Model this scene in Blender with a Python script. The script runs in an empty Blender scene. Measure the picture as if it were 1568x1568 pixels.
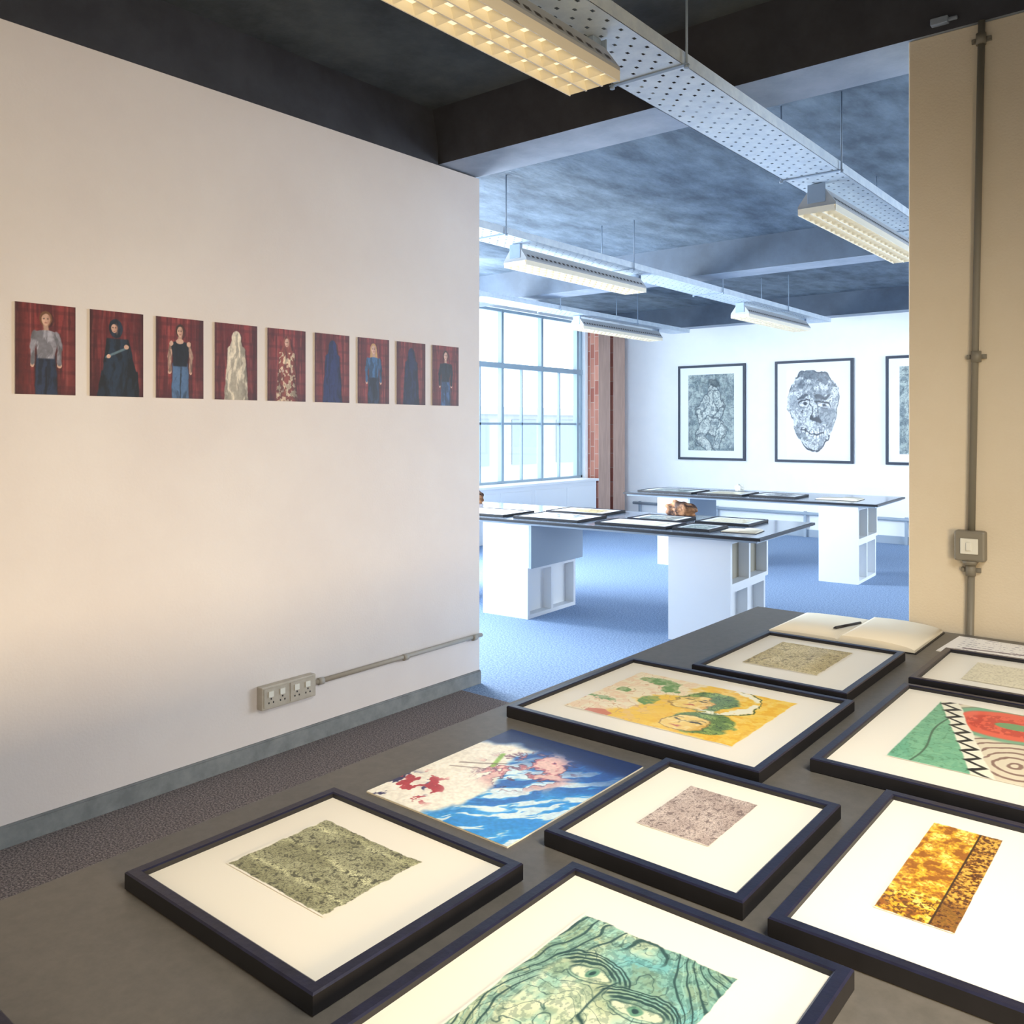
import bpy, bmesh, math
import numpy as np
from mathutils import Vector, Matrix

S = bpy.context.scene
COL = S.collection

# ------------------------------------------------------------------ helpers
def lin(c):
    return tuple(((x/12.92) if x <= 0.04045 else ((x+0.055)/1.055)**2.4) for x in c)

def mat(name, col, rough=0.6, metal=0.0, col2=None, nscale=8.0, ndetail=6.0, bump=0.0, bscale=60.0,
        coat=0.0, stretch=None, emis=0.0, ecol=None, ramp=(0.35, 0.65), spec=0.5):
    m = bpy.data.materials.new(name); m.use_nodes = True
    nt = m.node_tree; b = nt.nodes['Principled BSDF']
    c1 = lin(col) + (1,)
    b.inputs['Base Color'].default_value = c1
    b.inputs['Roughness'].default_value = rough
    b.inputs['Metallic'].default_value = metal
    b.inputs['Specular IOR Level'].default_value = spec
    if coat:
        b.inputs['Coat Weight'].default_value = coat
        b.inputs['Coat Roughness'].default_value = 0.04
    tc = nt.nodes.new('ShaderNodeTexCoord')
    mp = nt.nodes.new('ShaderNodeMapping')
    nt.links.new(tc.outputs['Object'], mp.inputs['Vector'])
    if stretch: mp.inputs['Scale'].default_value = stretch
    if col2 is not None:
        n = nt.nodes.new('ShaderNodeTexNoise'); n.inputs['Scale'].default_value = nscale
        n.inputs['Detail'].default_value = ndetail; n.inputs['Roughness'].default_value = 0.65
        nt.links.new(mp.outputs[0], n.inputs['Vector'])
        r = nt.nodes.new('ShaderNodeValToRGB')
        r.color_ramp.elements[0].position = ramp[0]; r.color_ramp.elements[1].position = ramp[1]
        r.color_ramp.elements[0].color = c1; r.color_ramp.elements[1].color = lin(col2) + (1,)
        nt.links.new(n.outputs['Fac'], r.inputs[0]); nt.links.new(r.outputs[0], b.inputs['Base Color'])
    if bump:
        n2 = nt.nodes.new('ShaderNodeTexNoise'); n2.inputs['Scale'].default_value = bscale
        n2.inputs['Detail'].default_value = 4
        nt.links.new(mp.outputs[0], n2.inputs['Vector'])
        bp = nt.nodes.new('ShaderNodeBump'); bp.inputs['Strength'].default_value = bump
        bp.inputs['Distance'].default_value = 0.01
        nt.links.new(n2.outputs['Fac'], bp.inputs['Height']); nt.links.new(bp.outputs[0], b.inputs['Normal'])
    if emis:
        b.inputs['Emission Color'].default_value = lin(ecol or col) + (1,)
        b.inputs['Emission Strength'].default_value = emis
    return m

def attr_mat(name, rough=0.55, coat=0.0):
    m = bpy.data.materials.new(name); m.use_nodes = True
    nt = m.node_tree; b = nt.nodes['Principled BSDF']
    a = nt.nodes.new('ShaderNodeAttribute'); a.attribute_name = 'Col'
    nt.links.new(a.outputs['Color'], b.inputs['Base Color'])
    b.inputs['Roughness'].default_value = rough
    b.inputs['Coat Weight'].default_value = coat
    b.inputs['Coat Roughness'].default_value = 0.03
    return m

def box(bm, x0, x1, y0, y1, z0, z1, mi=0):
    if x0 > x1: x0, x1 = x1, x0
    if y0 > y1: y0, y1 = y1, y0
    vs = [bm.verts.new(p) for p in ((x0,y0,z0),(x1,y0,z0),(x1,y1,z0),(x0,y1,z0),(x0,y0,z1),(x1,y0,z1),(x1,y1,z1),(x0,y1,z1))]
    for f in ((0,3,2,1),(4,5,6,7),(0,1,5,4),(1,2,6,5),(2,3,7,6),(3,0,4,7)):
        fc = bm.faces.new([vs[i] for i in f]); fc.material_index = mi

def cyl(bm, p0, p1, r, n=12, mi=0, r1=None):
    p0 = Vector(p0); p1 = Vector(p1); d = (p1-p0).normalized()
    a = d.orthogonal().normalized(); b = d.cross(a)
    r1 = r if r1 is None else r1
    A = []; B = []
    for i in range(n):
        t = 2*math.pi*i/n; o = a*math.cos(t)+b*math.sin(t)
        A.append(bm.verts.new(p0+o*r)); B.append(bm.verts.new(p1+o*r1))
    for i in range(n):
        f = bm.faces.new([A[i], A[(i+1)%n], B[(i+1)%n], B[i]]); f.material_index = mi; f.smooth = True
    f = bm.faces.new(A[::-1]); f.material_index = mi
    f = bm.faces.new(B); f.material_index = mi

def fin(bm, name, mats, parent=None, loc=(0,0,0), rot=(0,0,0), bevel=0.0):
    bmesh.ops.recalc_face_normals(bm, faces=bm.faces)
    me = bpy.data.meshes.new(name); bm.to_mesh(me); bm.free()
    for m in (mats if isinstance(mats, (list, tuple)) else [mats]): me.materials.append(m)
    o = bpy.data.objects.new(name, me); COL.objects.link(o)
    o.location = loc; o.rotation_euler = rot
    if parent: o.parent = parent
    if bevel:
        md = o.modifiers.new('bevel', 'BEVEL'); md.width = bevel; md.segments = 2; md.limit_method = 'ANGLE'
    return o

def empty(name, loc=(0,0,0), rot=(0,0,0)):
    e = bpy.data.objects.new(name, None); COL.objects.link(e)
    e.location = loc; e.rotation_euler = rot; e.empty_display_size = 0.1
    return e

# ------------------------------------------------------------------ 2D drawing (numpy, per-vertex colours)
_tab = {}
def vn(X, Y, seed):
    if seed not in _tab: _tab[seed] = np.random.RandomState(seed).rand(256, 256)
    T = _tab[seed]
    xi = np.floor(X).astype(int); yi = np.floor(Y).astype(int)
    fx = X-xi; fy = Y-yi; fx = fx*fx*(3-2*fx); fy = fy*fy*(3-2*fy)
    g = lambda a, b: T[a % 256, b % 256]
    return (g(xi,yi)*(1-fx)+g(xi+1,yi)*fx)*(1-fy)+(g(xi,yi+1)*(1-fx)+g(xi+1,yi+1)*fx)*fy
def fbm(X, Y, seed, o=4):
    r = 0; a = .5; t = 0
    for i in range(o):
        r = r+a*vn(X*2**i+i*17.3, Y*2**i+i*5.1, seed+i); t += a; a *= .55
    return r/t
def ss(e0, e1, x):
    t = np.clip((x-e0)/(e1-e0), 0, 1); return t*t*(3-2*t)
def ell(S_, T_, cx, cy, rx, ry, soft=.08):
    d = np.sqrt(((S_-cx)/rx)**2+((T_-cy)/ry)**2); return 1-ss(1-soft, 1+soft, d)
def trap(S_, T_, t0, t1, c0, w0, c1, w1, soft=.012):
    k = np.clip((T_-t0)/(t1-t0), 0, 1); c = c0+(c1-c0)*k; w = w0+(w1-w0)*k
    return (1-ss(-soft, soft, np.abs(S_-c)-w))*ss(t0-soft, t0+soft, T_)*(1-ss(t1-soft, t1+soft, T_))
def seg(S_, T_, ax, ay, bx, by, w, soft=.008):
    dx, dy = bx-ax, by-ay; k = np.clip(((S_-ax)*dx+(T_-ay)*dy)/(dx*dx+dy*dy), 0, 1)
    d = np.sqrt((S_-ax-k*dx)**2+(T_-ay-k*dy)**2); return 1-ss(w-soft, w+soft, d)
def mixc(C, c, m):
    c = np.array(c, float); m = m[..., None]
    return C*(1-m)+c*m
def full(S_, c): return np.ones(S_.shape+(3,))*np.array(c, float)
def lines(n, k, w):
    f = np.abs((n*k) % 1-.5); return 1-ss(w*.5, w*1.5, f)

MATC = (.945, .925, .87)

def grid_obj(name, W, H, nx, ny, func, m, parent, loc, axes='xy', grain=0.0):
    s = np.linspace(0, 1, nx); t = np.linspace(0, 1, ny)
    Sg, Tg = np.meshgrid(s, t)
    C = func(Sg, Tg)
    if grain:
        g = 1-grain+2*grain*fbm(Sg*nx*.22, Tg*ny*.22, 401, 2); g2 = 1-grain*.8+1.6*grain*fbm(Sg*9, Tg*9, 407, 4)
        C = C*(g*g2)[..., None]
    C = np.clip(C, 0, 1)
    C = np.where(C <= 0.04045, C/12.92, ((C+0.055)/1.055)**2.4)
    n = nx*ny
    co = np.zeros((n, 3)); co[:, 0] = (Sg*W).ravel(); co[:, 1] = (Tg*H).ravel()
    if axes == 'yz': co = np.stack([np.zeros(n), (Sg*W).ravel(), (Tg*H).ravel()], 1)
    idx = np.arange(n).reshape(ny, nx)
    q = np.stack([idx[:-1,:-1], idx[:-1,1:], idx[1:,1:], idx[1:,:-1]], -1).reshape(-1, 4)
    me = bpy.data.meshes.new(name)
    me.from_pydata(co.tolist(), [], q.tolist())
    at = me.color_attributes.new('Col', 'FLOAT_COLOR', 'POINT')
    cc = np.ones((n, 4), np.float32); cc[:, :3] = C.reshape(-1, 3)
    at.data.foreach_set('color', cc.ravel())
    me.materials.append(m)
    o = bpy.data.objects.new(name, me); COL.objects.link(o); o.parent = parent; o.location = loc
    return o

# ------------------------------------------------------------------ materials
M_wall = mat('wall_paint_white', (.865,.84,.83), .75, col2=(.885,.865,.855), nscale=1.5, bump=.08, bscale=90)
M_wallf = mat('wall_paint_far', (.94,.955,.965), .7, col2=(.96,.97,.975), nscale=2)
M_beige = mat('wall_paint_beige', (.88,.83,.735), .75, col2=(.90,.855,.77), nscale=2, bump=.15, bscale=120)
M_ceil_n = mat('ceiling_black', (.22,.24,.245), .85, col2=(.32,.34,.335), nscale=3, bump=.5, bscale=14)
M_ceil_f = mat('ceiling_concrete_daylit', (.26,.315,.37), .8, col2=(.43,.495,.555), nscale=3.2, ndetail=12, bump=.5, bscale=22, stretch=(1.6,.7,1), ramp=(.36,.68))  # daylight on the far slab put into the colour as lighter blue
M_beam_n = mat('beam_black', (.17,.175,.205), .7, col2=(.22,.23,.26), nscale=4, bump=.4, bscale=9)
M_beam_b = mat('beam_underside_lit', (.52,.57,.63), .6, col2=(.60,.64,.70), nscale=5)  # light on the beam soffits put into the colour, paler than the faces
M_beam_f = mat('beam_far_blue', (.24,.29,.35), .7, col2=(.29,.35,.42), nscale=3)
M_carp_n = mat('carpet_warm_lit', (.33,.31,.32), .97, col2=(.62,.58,.57), nscale=140, ndetail=3, bump=.5, bscale=260, ramp=(.42,.62))  # same carpet as the far room; warm-light tone put into the colour
M_carp_f = mat('carpet_daylit', (.39,.50,.65), .97, col2=(.59,.69,.82), nscale=90, ndetail=3, bump=.4, bscale=200, ramp=(.4,.6))  # same carpet again; cool daylight tint put into the colour
M_base = mat('baseboard_grey', (.44,.46,.47), .6, col2=(.53,.55,.555), nscale=12, ndetail=8)
M_table = mat('tabletop_charcoal', (.36,.35,.33), .42, col2=(.40,.385,.365), nscale=50, spec=.5)
M_tabedge = mat('table_edge_black', (.06,.07,.10), .4)
M_tabf = mat('tabletop_far', (.50,.55,.62), .14)
M_white = mat('laminate_white', (.88,.90,.92), .5)
M_grey = mat('laminate_grey', (.60,.66,.72), .5)
M_tan = mat('laminate_tan', (.60,.58,.52), .6)
M_frame = mat('frame_black_wood_sheen', (.085,.09,.165), .32, col2=(.115,.125,.22), nscale=30, bump=.05, bscale=120)  # blue daylight sheen of the frame tops put into the colour
M_side = mat('frame_black_side', (.045,.045,.065), .5, col2=(.065,.065,.09), nscale=30)
M_matb = mat('mat_board_cream', MATC, .6, coat=.3)
M_art = attr_mat('artwork_pigment', .6, coat=.3)
M_print = attr_mat('photo_print', .35)
M_wprint = attr_mat('wall_print', .5)
M_steel = mat('socket_steel', (.70,.67,.61), .45, metal=.15, col2=(.76,.73,.67), nscale=20)
M_condl = mat('conduit_pale', (.66,.64,.60), .5)
M_cond = mat('conduit_painted', (.52,.50,.45), .45)
M_tray = mat('cable_tray_galvanised', (.76,.82,.88), .45, metal=.15, col2=(.84,.89,.93), nscale=14)
M_lum = mat('luminaire_white', (.66,.67,.68), .45)
M_lumd = mat('luminaire_slot_dark', (.25,.22,.20), .6)
M_lou = mat('louvre_cream', (.93,.90,.82), .35)
M_tube = mat('fluorescent_tube', (1,.95,.84), .4, emis=.85, ecol=(1,.94,.80))
M_rod = mat('rod_grey', (.55,.62,.70), .5)
M_win = mat('window_frame_paint', (.56,.64,.70), .5)
M_paper = mat('paper_cream', (.94,.91,.83), .7)
M_plw = mat('plastic_white', (.9,.9,.86), .4)

def glass_mat():
    m = bpy.data.materials.new('window_glass'); m.use_nodes = True
    nt = m.node_tree; nt.nodes.clear()
    o = nt.nodes.new('ShaderNodeOutputMaterial'); mx = nt.nodes.new('ShaderNodeMixShader')
    t = nt.nodes.new('ShaderNodeBsdfTransparent'); g = nt.nodes.new('ShaderNodeBsdfGlossy')
    g.inputs['Roughness'].default_value = .03; mx.inputs[0].default_value = .05
    nt.links.new(t.outputs[0], mx.inputs[1]); nt.links.new(g.outputs[0], mx.inputs[2]); nt.links.new(mx.outputs[0], o.inputs[0])
    return m
M_glass = glass_mat()

def brick_mat():
    m = bpy.data.materials.new('brick_red'); m.use_nodes = True
    nt = m.node_tree; b = nt.nodes['Principled BSDF']; b.inputs['Roughness'].default_value = .8
    tc = nt.nodes.new('ShaderNodeTexCoord'); mp = nt.nodes.new('ShaderNodeMapping')
    mp.inputs['Rotation'].default_value = (math.radians(90), 0, math.radians(90))
    br = nt.nodes.new('ShaderNodeTexBrick'); br.inputs['Scale'].default_value = 1
    br.inputs['Brick Width'].default_value = .22; br.inputs['Row Height'].default_value = .075
    br.inputs['Mortar Size'].default_value = .006
    br.inputs['Color1'].default_value = lin((.66,.38,.32))+(1,); br.inputs['Color2'].default_value = lin((.80,.56,.48))+(1,)
    br.inputs['Mortar'].default_value = lin((.78,.66,.60))+(1,)
    n = nt.nodes.new('ShaderNodeTexNoise'); n.inputs['Scale'].default_value = 9
    mx = nt.nodes.new('ShaderNodeMixRGB'); mx.blend_type = 'MULTIPLY'; mx.inputs[0].default_value = .4
    nt.links.new(tc.outputs['Object'], mp.inputs[0]); nt.links.new(mp.outputs[0], br.inputs[0])
    nt.links.new(br.outputs[0], mx.inputs[1]); nt.links.new(n.outputs['Fac'], mx.inputs[2])
    nt.links.new(mx.outputs[0], b.inputs['Base Color'])
    return m
M_brick = brick_mat()

# ------------------------------------------------------------------ room shell
XL = -3.365; YP = 3.50; YB = 3.83; YF = 11.77; XW = -7.40; XR = 3.0; YN = -2.6; ZC = 3.25; ZB = 2.965

bm = bmesh.new()
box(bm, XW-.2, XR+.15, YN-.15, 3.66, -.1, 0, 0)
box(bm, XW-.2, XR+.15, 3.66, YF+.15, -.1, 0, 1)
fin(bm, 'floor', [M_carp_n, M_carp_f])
bm = bmesh.new()
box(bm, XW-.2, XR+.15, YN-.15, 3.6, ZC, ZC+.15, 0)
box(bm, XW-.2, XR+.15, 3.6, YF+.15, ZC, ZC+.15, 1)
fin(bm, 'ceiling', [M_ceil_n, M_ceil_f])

bm = bmesh.new(); box(bm, XL-.15, XL, YN, YB, 0, 2.955); fin(bm, 'wall_left', M_wall)
bm = bmesh.new(); box(bm, -.916, XR, 3.515, YB, 0, ZB, 0); fin(bm, 'wall_right', [M_beige], bevel=.004)
bm = bmesh.new(); box(bm, XW, XL-.15, 3.6, YB, 0, ZB, 0); fin(bm, 'wall_partition', [M_wallf])
bm = bmesh.new(); box(bm, XW-.2, XR+.15, YF, YF+.15, 0, ZC); fin(bm, 'wall_far', M_wallf)
bm = bmesh.new(); box(bm, XR, XR+.15, YN, YF, 0, ZC); fin(bm, 'wall_east', M_wallf)
bm = bmesh.new(); box(bm, XW-.2, XR+.15, YN-.15, YN, 0, ZC); fin(bm, 'wall_back', M_wall)

# window wall with two openings; the second added out of view for fill light
W1 = (7.19, 10.83); W2 = (4.3, 6.7); ZS = .74; ZT = 3.08
bm = bmesh.new()
box(bm, XW-.2, XW, YN, W2[0], 0, ZC); box(bm, XW-.2, XW, W2[1], W1[0], 0, ZC); box(bm, XW-.2, XW, W1[1], YF, 0, ZC)
for w in (W1, W2):
    box(bm, XW-.2, XW, w[0], w[1], 0, ZS); box(bm, XW-.2, XW, w[0], w[1], ZT, ZC)
fin(bm, 'wall_window_side', M_wallf)

def window(name, y0, y1):
    e = empty(name, (XW-.08, y0, 0))
    L = y1-y0; bm = bmesh.new()
    t = .035
    box(bm, -.03, .03, 0, t, ZS, ZT); box(bm, -.03, .03, L-t, L, ZS, ZT)
    box(bm, -.03, .03, 0, L, ZS, ZS+t); box(bm, -.03, .03, 0, L, ZT-t, ZT)
    box(bm, -.04, .04, 0, L, 2.29, 2.36)
    for yy in (8.07, 8.95, 9.83, 10.71):
        yl = yy-W1[0]
        if .1 < yl < L-.05: box(bm, -.035, .035, yl-.025, yl+.025, ZS, ZT)
    for yy in (7.63, 8.51, 9.39, 10.27):
        yl = yy-W1[0]
        if .1 < yl < L: box(bm, -.02, .02, yl-.011, yl+.011, ZS, 2.3)
    box(bm, -.02, .02, 0, L, 1.53, 1.56)
    fin(bm, 'frame', M_win, e)
    bm = bmesh.new(); vs = [bm.verts.new(p) for p in ((0,t,ZS+t),(0,L-t,ZS+t),(0,L-t,ZT-t),(0,t,ZT-t))]; bm.faces.new(vs)
    fin(bm, 'glass', M_glass, e)
window('window_1', *W1); window('window_added_unseen', *W2)
bm = bmesh.new()
box(bm, XW+.002, XW+.22, 4.1, 10.88, .70, .735); box(bm, XW+.002, XW+.17, 4.1, 10.88, 0, .70)
for k in range(9): box(bm, XW+.17, XW+.178, 4.2+k*.74, 4.2+k*.74+.66, .12, .64)
fin(bm, 'window_sill_casing', M_white, bevel=.004)

# brick piers
for (a, b) in ((10.90, 11.22), (11.31, 11.64)):
    bm = bmesh.new(); box(bm, XW+.003, XW+.2, a, b, 0, ZB-.03)
    box(bm, XW+.003, XW+.215, a-.01, b+.01, 0, .10)
    fin(bm, 'brick_pier', M_brick, bevel=.006)

# beams (tapered sides)
def beam_x(name, x0, x1, y0, y1, ms):
    bm = bmesh.new(); tp = .07
    pr = [(y0, ZB), (y1, ZB), (y1+tp, ZC+.02), (y0-tp, ZC+.02)]
    A = [bm.verts.new((x0, y, z)) for y, z in pr]; B = [bm.verts.new((x1, y, z)) for y, z in pr]
    for i in range(4):
        f = bm.faces.new([A[i], A[(i+1)%4], B[(i+1)%4], B[i]]); f.material_index = {0:1, 1:2, 2:0, 3:0}[i]
    bm.faces.new(A); bm.faces.new(B)
    fin(bm, name, ms)
beam_x('ceiling_beam', XW, XR, YP, YB, [M_beam_n, M_beam_b, M_beam_f])
beam_x('ceiling_beam', XW, XR, 7.65, 7.98, [M_beam_f, M_beam_b, M_beam_f])
beam_x('ceiling_beam', XW, XR, 11.5, 11.76, [M_beam_f, M_beam_b, M_beam_f])
bm = bmesh.new(); box(bm, XL-.25, XL+.003, YN, YP-.02, 2.955, ZC)
fin(bm, 'ceiling_beam_wall_side', M_beam_n)
# baseboards
bm = bmesh.new(); box(bm, XL, XL+.014, YN, YB, 0, .072); box(bm, XL, XL+.009, YN, YB, .072, .078); fin(bm, 'baseboard_left', M_base)
bm = bmesh.new(); box(bm, -.916, XR, 3.50, 3.515, 0, .08); fin(bm, 'baseboard_right', M_base)
bm = bmesh.new(); box(bm, XW+.2, XR, YF-.015, YF, 0, .1); fin(bm, 'baseboard_far', M_grey)
bm = bmesh.new(); cyl(bm, (-7.1, YF-.05, .32), (2.9, YF-.05, .32), .022)
for k in range(8): box(bm, -7+k*1.3, -6.97+k*1.3, YF-.06, YF-.02, 0, .35)
fin(bm, 'heating_pipe', M_grey)

# ------------------------------------------------------------------ cable trays
def tray(name, xc, y0, y1, z=2.845, w=.30, ph=.55):
    e = empty(name, (xc, y0, z)); bm = bmesh.new()
    nc = 15; cw = w/nc; rl = .0215; nr = int((y1-y0)/rl)
    vg = {}
    def V(i, j, di=0, dj=0):
        k = (i, j, di, dj)
        if k not in vg: vg[k] = bm.verts.new((-w/2+i*cw+di*cw*.2, j*rl+dj*rl*.12, 0))
        return vg[k]
    for j in range(nr):
        for i in range(nc):
            hole = (i % 2 == 1) and ((j + (2 if (i//2) % 2 else 0)) % 4 == 0)
            q = [V(i, j), V(i+1, j), V(i+1, j+1), V(i, j+1)]
            if not hole: bm.faces.new(q)
            else:
                p = [V(i, j, 1, 1), V(i+1, j, -1, 1), V(i+1, j+1, -1, -1), V(i, j+1, 1, -1)]
                for a in range(4): bm.faces.new([q[a], q[(a+1)%4], p[(a+1)%4], p[a]])
    L = nr*rl
    for sx in (-1, 1):
        box(bm, sx*w/2, sx*(w/2-.003), 0, L, 0, .05); box(bm, sx*(w/2-.003), sx*(w/2-.018), 0, L, .047, .05)
    fin(bm, 'perforated_bed', M_tray, e)
    bm = bmesh.new()
    yy = ph
    while yy < L:
        for sx in (-1, 1):
            cyl(bm, (sx*(w/2+.012), yy, -.012), (sx*(w/2+.012), yy, ZC-z+.0), .005, 8)
            cyl(bm, (sx*(w/2+.012), yy, -.016), (sx*(w/2+.012), yy, -.002), .010, 6)
        box(bm, -w/2-.02, w/2+.02, yy-.010, yy+.010, -.005, -.001)
        yy += 1.7
    fin(bm, 'hanger_rods', M_rod, e)
    bm = bmesh.new()
    for k, (xo, r) in enumerate(((-.09,.010),(.085,.012))):
        cyl(bm, (xo, 0, r+.002), (xo, L, r+.002), r, 8)
    fin(bm, 'cables', M_tray, e)
tray('cable_tray', -1.69, -2.4, 11.2, ph=.2)
tray('cable_tray', -4.0, 4.1, 11.2)
tray('cable_tray', -6.0, 4.1, 11.2)

# ------------------------------------------------------------------ luminaires
def luminaire(xc, y0, y1, z=2.715):
    e = empty('fluorescent_luminaire', (xc, y0, z)); L = y1-y0; bm = bmesh.new()
    wb, wt, h = .105, .045, .095
    pr = [(-wb, 0), (-wb, .012), (-wt, h), (wt, h), (wb, .012), (wb, 0)]
    A = [bm.verts.new((x, 0, zz)) for x, zz in pr]; B = [bm.verts.new((x, L, zz)) for x, zz in pr]
    for i in range(5): bm.faces.new([A[i], A[i+1], B[i+1], B[i]])
    bm.faces.new(A); bm.faces.new(B)
    for sx in (-1, 1):
        n = int(L/.055)
        for k in range(n):
            y = .03+k*.055
            ang = math.atan2(h-.012, wb-wt)
            cx = sx*(wb-.018); cz = .012+.018*math.tan(ang)
            dx = sx*.006; dz = .006*math.tan(ang)
            nx = sx*math.sin(ang)*.0015; nz = math.cos(ang)*.0015
            vs = [bm.verts.new(p) for p in ((cx+dx+nx, y, cz-dz+nz), (cx+dx+nx, y+.03, cz-dz+nz), (cx-dx+nx, y+.03, cz+dz+nz), (cx-dx+nx, y, cz+dz+nz))]
            f = bm.faces.new(vs); f.material_index = 1
    fin(bm, 'housing', [M_lum, M_lumd], e)
    bm = bmesh.new()
    n = int(L/.085)
    for k in range(n+1):
        y = min(L-.004, k*L/n)
        A = [bm.verts.new((sx*(wb-.004), y+dy, zz)) for sx in (-1, 1) for dy, zz in ((-.011, -.003), (.011, -.003), (0, -.034))]
        for f in ((0,2,5,3),(1,4,5,2),(0,3,4,1)): bm.faces.new([A[i] for i in f])
    for x, t in ((-wb, .004), (-.036, .006), (.030, .006), (wb-.004, .004)): box(bm, x, x+t, 0, L, -.036, 0)
    fin(bm, 'louvre', M_lou, e)
    bm = bmesh.new(); box(bm, -wb+.004, wb-.004, .004, L-.004, -.003, -.0005)
    fin(bm, 'lamp_diffuser', M_tube, e)
    bm = bmesh.new()
    for y in (.0, L-.05):
        box(bm, -.03, .03, y, y+.05, h, 2.845-z-.002); box(bm, -.05, .05, y-.006 if y == 0 else y+.05, y if y == 0 else y+.056, .02, h+.03)
    fin(bm, 'end_brackets', M_rod, e, bevel=.003)
for xc, y0, y1 in ((-1.69,.73,2.53),(-1.72,4.77,6.6),(-1.72,8.8,10.6),(-4.0,4.95,6.65),(-4.0,8.8,10.6),(-6.0,8.6,10.5),(-6.0,4.9,6.7)):
    luminaire(xc, y0, y1)

# ------------------------------------------------------------------ big foreground table
ZT0 = .75
e = empty('display_table_large', (0,0,0))
bm = bmesh.new(); box(bm, -1.50, 0.0, 0.0, 3.47, ZT0-.035, ZT0); fin(bm, 'tabletop', M_table, e, bevel=.003)

def cubby_leg(bm, x0, x1, y0, y1, z1, closed=True, mw=0, mg=1, split=.40):
    t = .03
    xs = x1-.03 if closed else x1
    for (za, zb, xe, ye) in ((0, split, xs, y1-.06), (split, z1, x1, y1)):
        box(bm, x0, xe, y0, y0+t, za, zb, mw)
        box(bm, x0, xe, ye-t, ye, za, zb, mw)
        box(bm, x0, x0+t, y0+t, ye-t, za, zb, mw)
        box(bm, x0+t, xe, y0+t, ye-t, za, za+t, mw)
        box(bm, x0+t, xe, y0+t, ye-t, zb-t, zb, mw)
        ym = (y0+ye)/2
        if closed and za > 0: box(bm, xe-.02, xe+.004, y0-.002, ye+.002, za-.002, zb-.002, mg)
        else:
            box(bm, x0+t, xe-.003, ym-t/2, ym+t/2, za+t, zb-t, mw)
            box(bm, xe-.09, xe-.08, y0+t, ye-t, za+t, zb-t, mg if za > 0 else mw)
bm = bmesh.new()
for (a, b) in ((-1.3,-.85),(-.65,-.2)):
    cubby_leg(bm, a, b, .25, .95, ZT0-.035); cubby_leg(bm, a, b, 2.5, 3.2, ZT0-.035)
fin(bm, 'legs', [M_white, M_grey], e)

def far_table(loc, rz, L, W, legs):
    e = empty('display_table', loc, (0,0,math.radians(rz)))
    bm = bmesh.new(); box(bm, -L, 0, 0, W, .752, .77, 0); box(bm, -L+.02, -.02, .02, W-.02, .7705, .772, 1)
    box(bm, -L+.03, -.03, .03, W-.03, .735, .752, 2)
    fin(bm, 'tabletop', [M_tabedge, M_tabf, M_grey], e)
    for i, (a, b, c, d, cl) in enumerate(legs):
        bm = bmesh.new(); cubby_leg(bm, a, b, c, d, .735, cl)
        fin(bm, 'leg_unit_%d' % (i+1), [M_white, M_grey if cl else M_tan], e)
    return e
TA = far_table((-2.32, 5.41, 0), 3.5, 3.9, 1.2, [(-.70,-.24,.10,.84,False),(-2.30,-1.83,.03,.80,True),(-3.6,-3.2,.1,.8,True)])
TB = far_table((-2.48, 8.47, 0), 3.0, 2.7, 1.15, [(-.55,-.18,.02,.75,False),(-2.3,-1.92,.05,.75,True)])

# ------------------------------------------------------------------ artworks
def ragged(S_, T_, seed, amp=.02, f=14):
    n = fbm(S_*f, T_*f, seed)-.5
    d = np.minimum(np.minimum(S_, 1-S_), np.minimum(T_, 1-T_))+n*amp*2-amp*.7
    return ss(-.002, .006, d)
def tex_art(c_lo, c_mid, c_hi, seed, f=26, amp=.02, warp=3.0, band=0):
    def fn(S_, T_):
        wx = fbm(S_*f*.35, T_*f*.35, seed+40)*warp; wy = fbm(S_*f*.35+9, T_*f*.35, seed+60)*warp
        n = fbm(S_*f+wx, T_*f+wy, seed, 3); big = fbm(S_*3, T_*4, seed+80)
        C = full(S_, c_mid); C = mixc(C, c_hi, ss(.40, .62, big)*.8)
        C = mixc(C, c_lo, lines(n, 5, .17)*.75)
        C = mixc(C, c_lo, (1-ss(.28, .42, n))*.9)
        if band: C = mixc(C, c_lo, ss(.0, .5, np.abs(np.sin(T_*math.pi*3+big*2)))*.3)
        return mixc(full(S_, MATC), C, ragged(S_, T_, seed+7, amp))
    return fn
art_olive = tex_art((.30,.30,.23), (.74,.74,.56), (.90,.90,.72), 3, 36, .02, 3, 1)
art_mauve = tex_art((.46,.40,.38), (.76,.69,.65), (.86,.80,.76), 13, 30, .01)
art_tan = tex_art((.52,.46,.30), (.80,.73,.52), (.90,.84,.64), 23, 30, .01)

def eye(C, S_, T_, cx, cy, w, h, dk, iris, fillc):
    C = mixc(C, fillc, ell(S_, T_, cx, cy, w, h, .15))
    C = mixc(C, iris, ell(S_, T_, cx, cy, h*.95, h*.85, .2)*ell(S_, T_, cx, cy, w, h, .15))
    C = mixc(C, dk, ell(S_, T_, cx, cy, h*.42, h*.38, .3))
    up = ell(S_, T_, cx, cy, w*1.08, h*1.15, .08)*(1-ell(S_, T_, cx, cy-h*.12, w, h, .12))
    return mixc(C, dk, up*.9)

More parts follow.
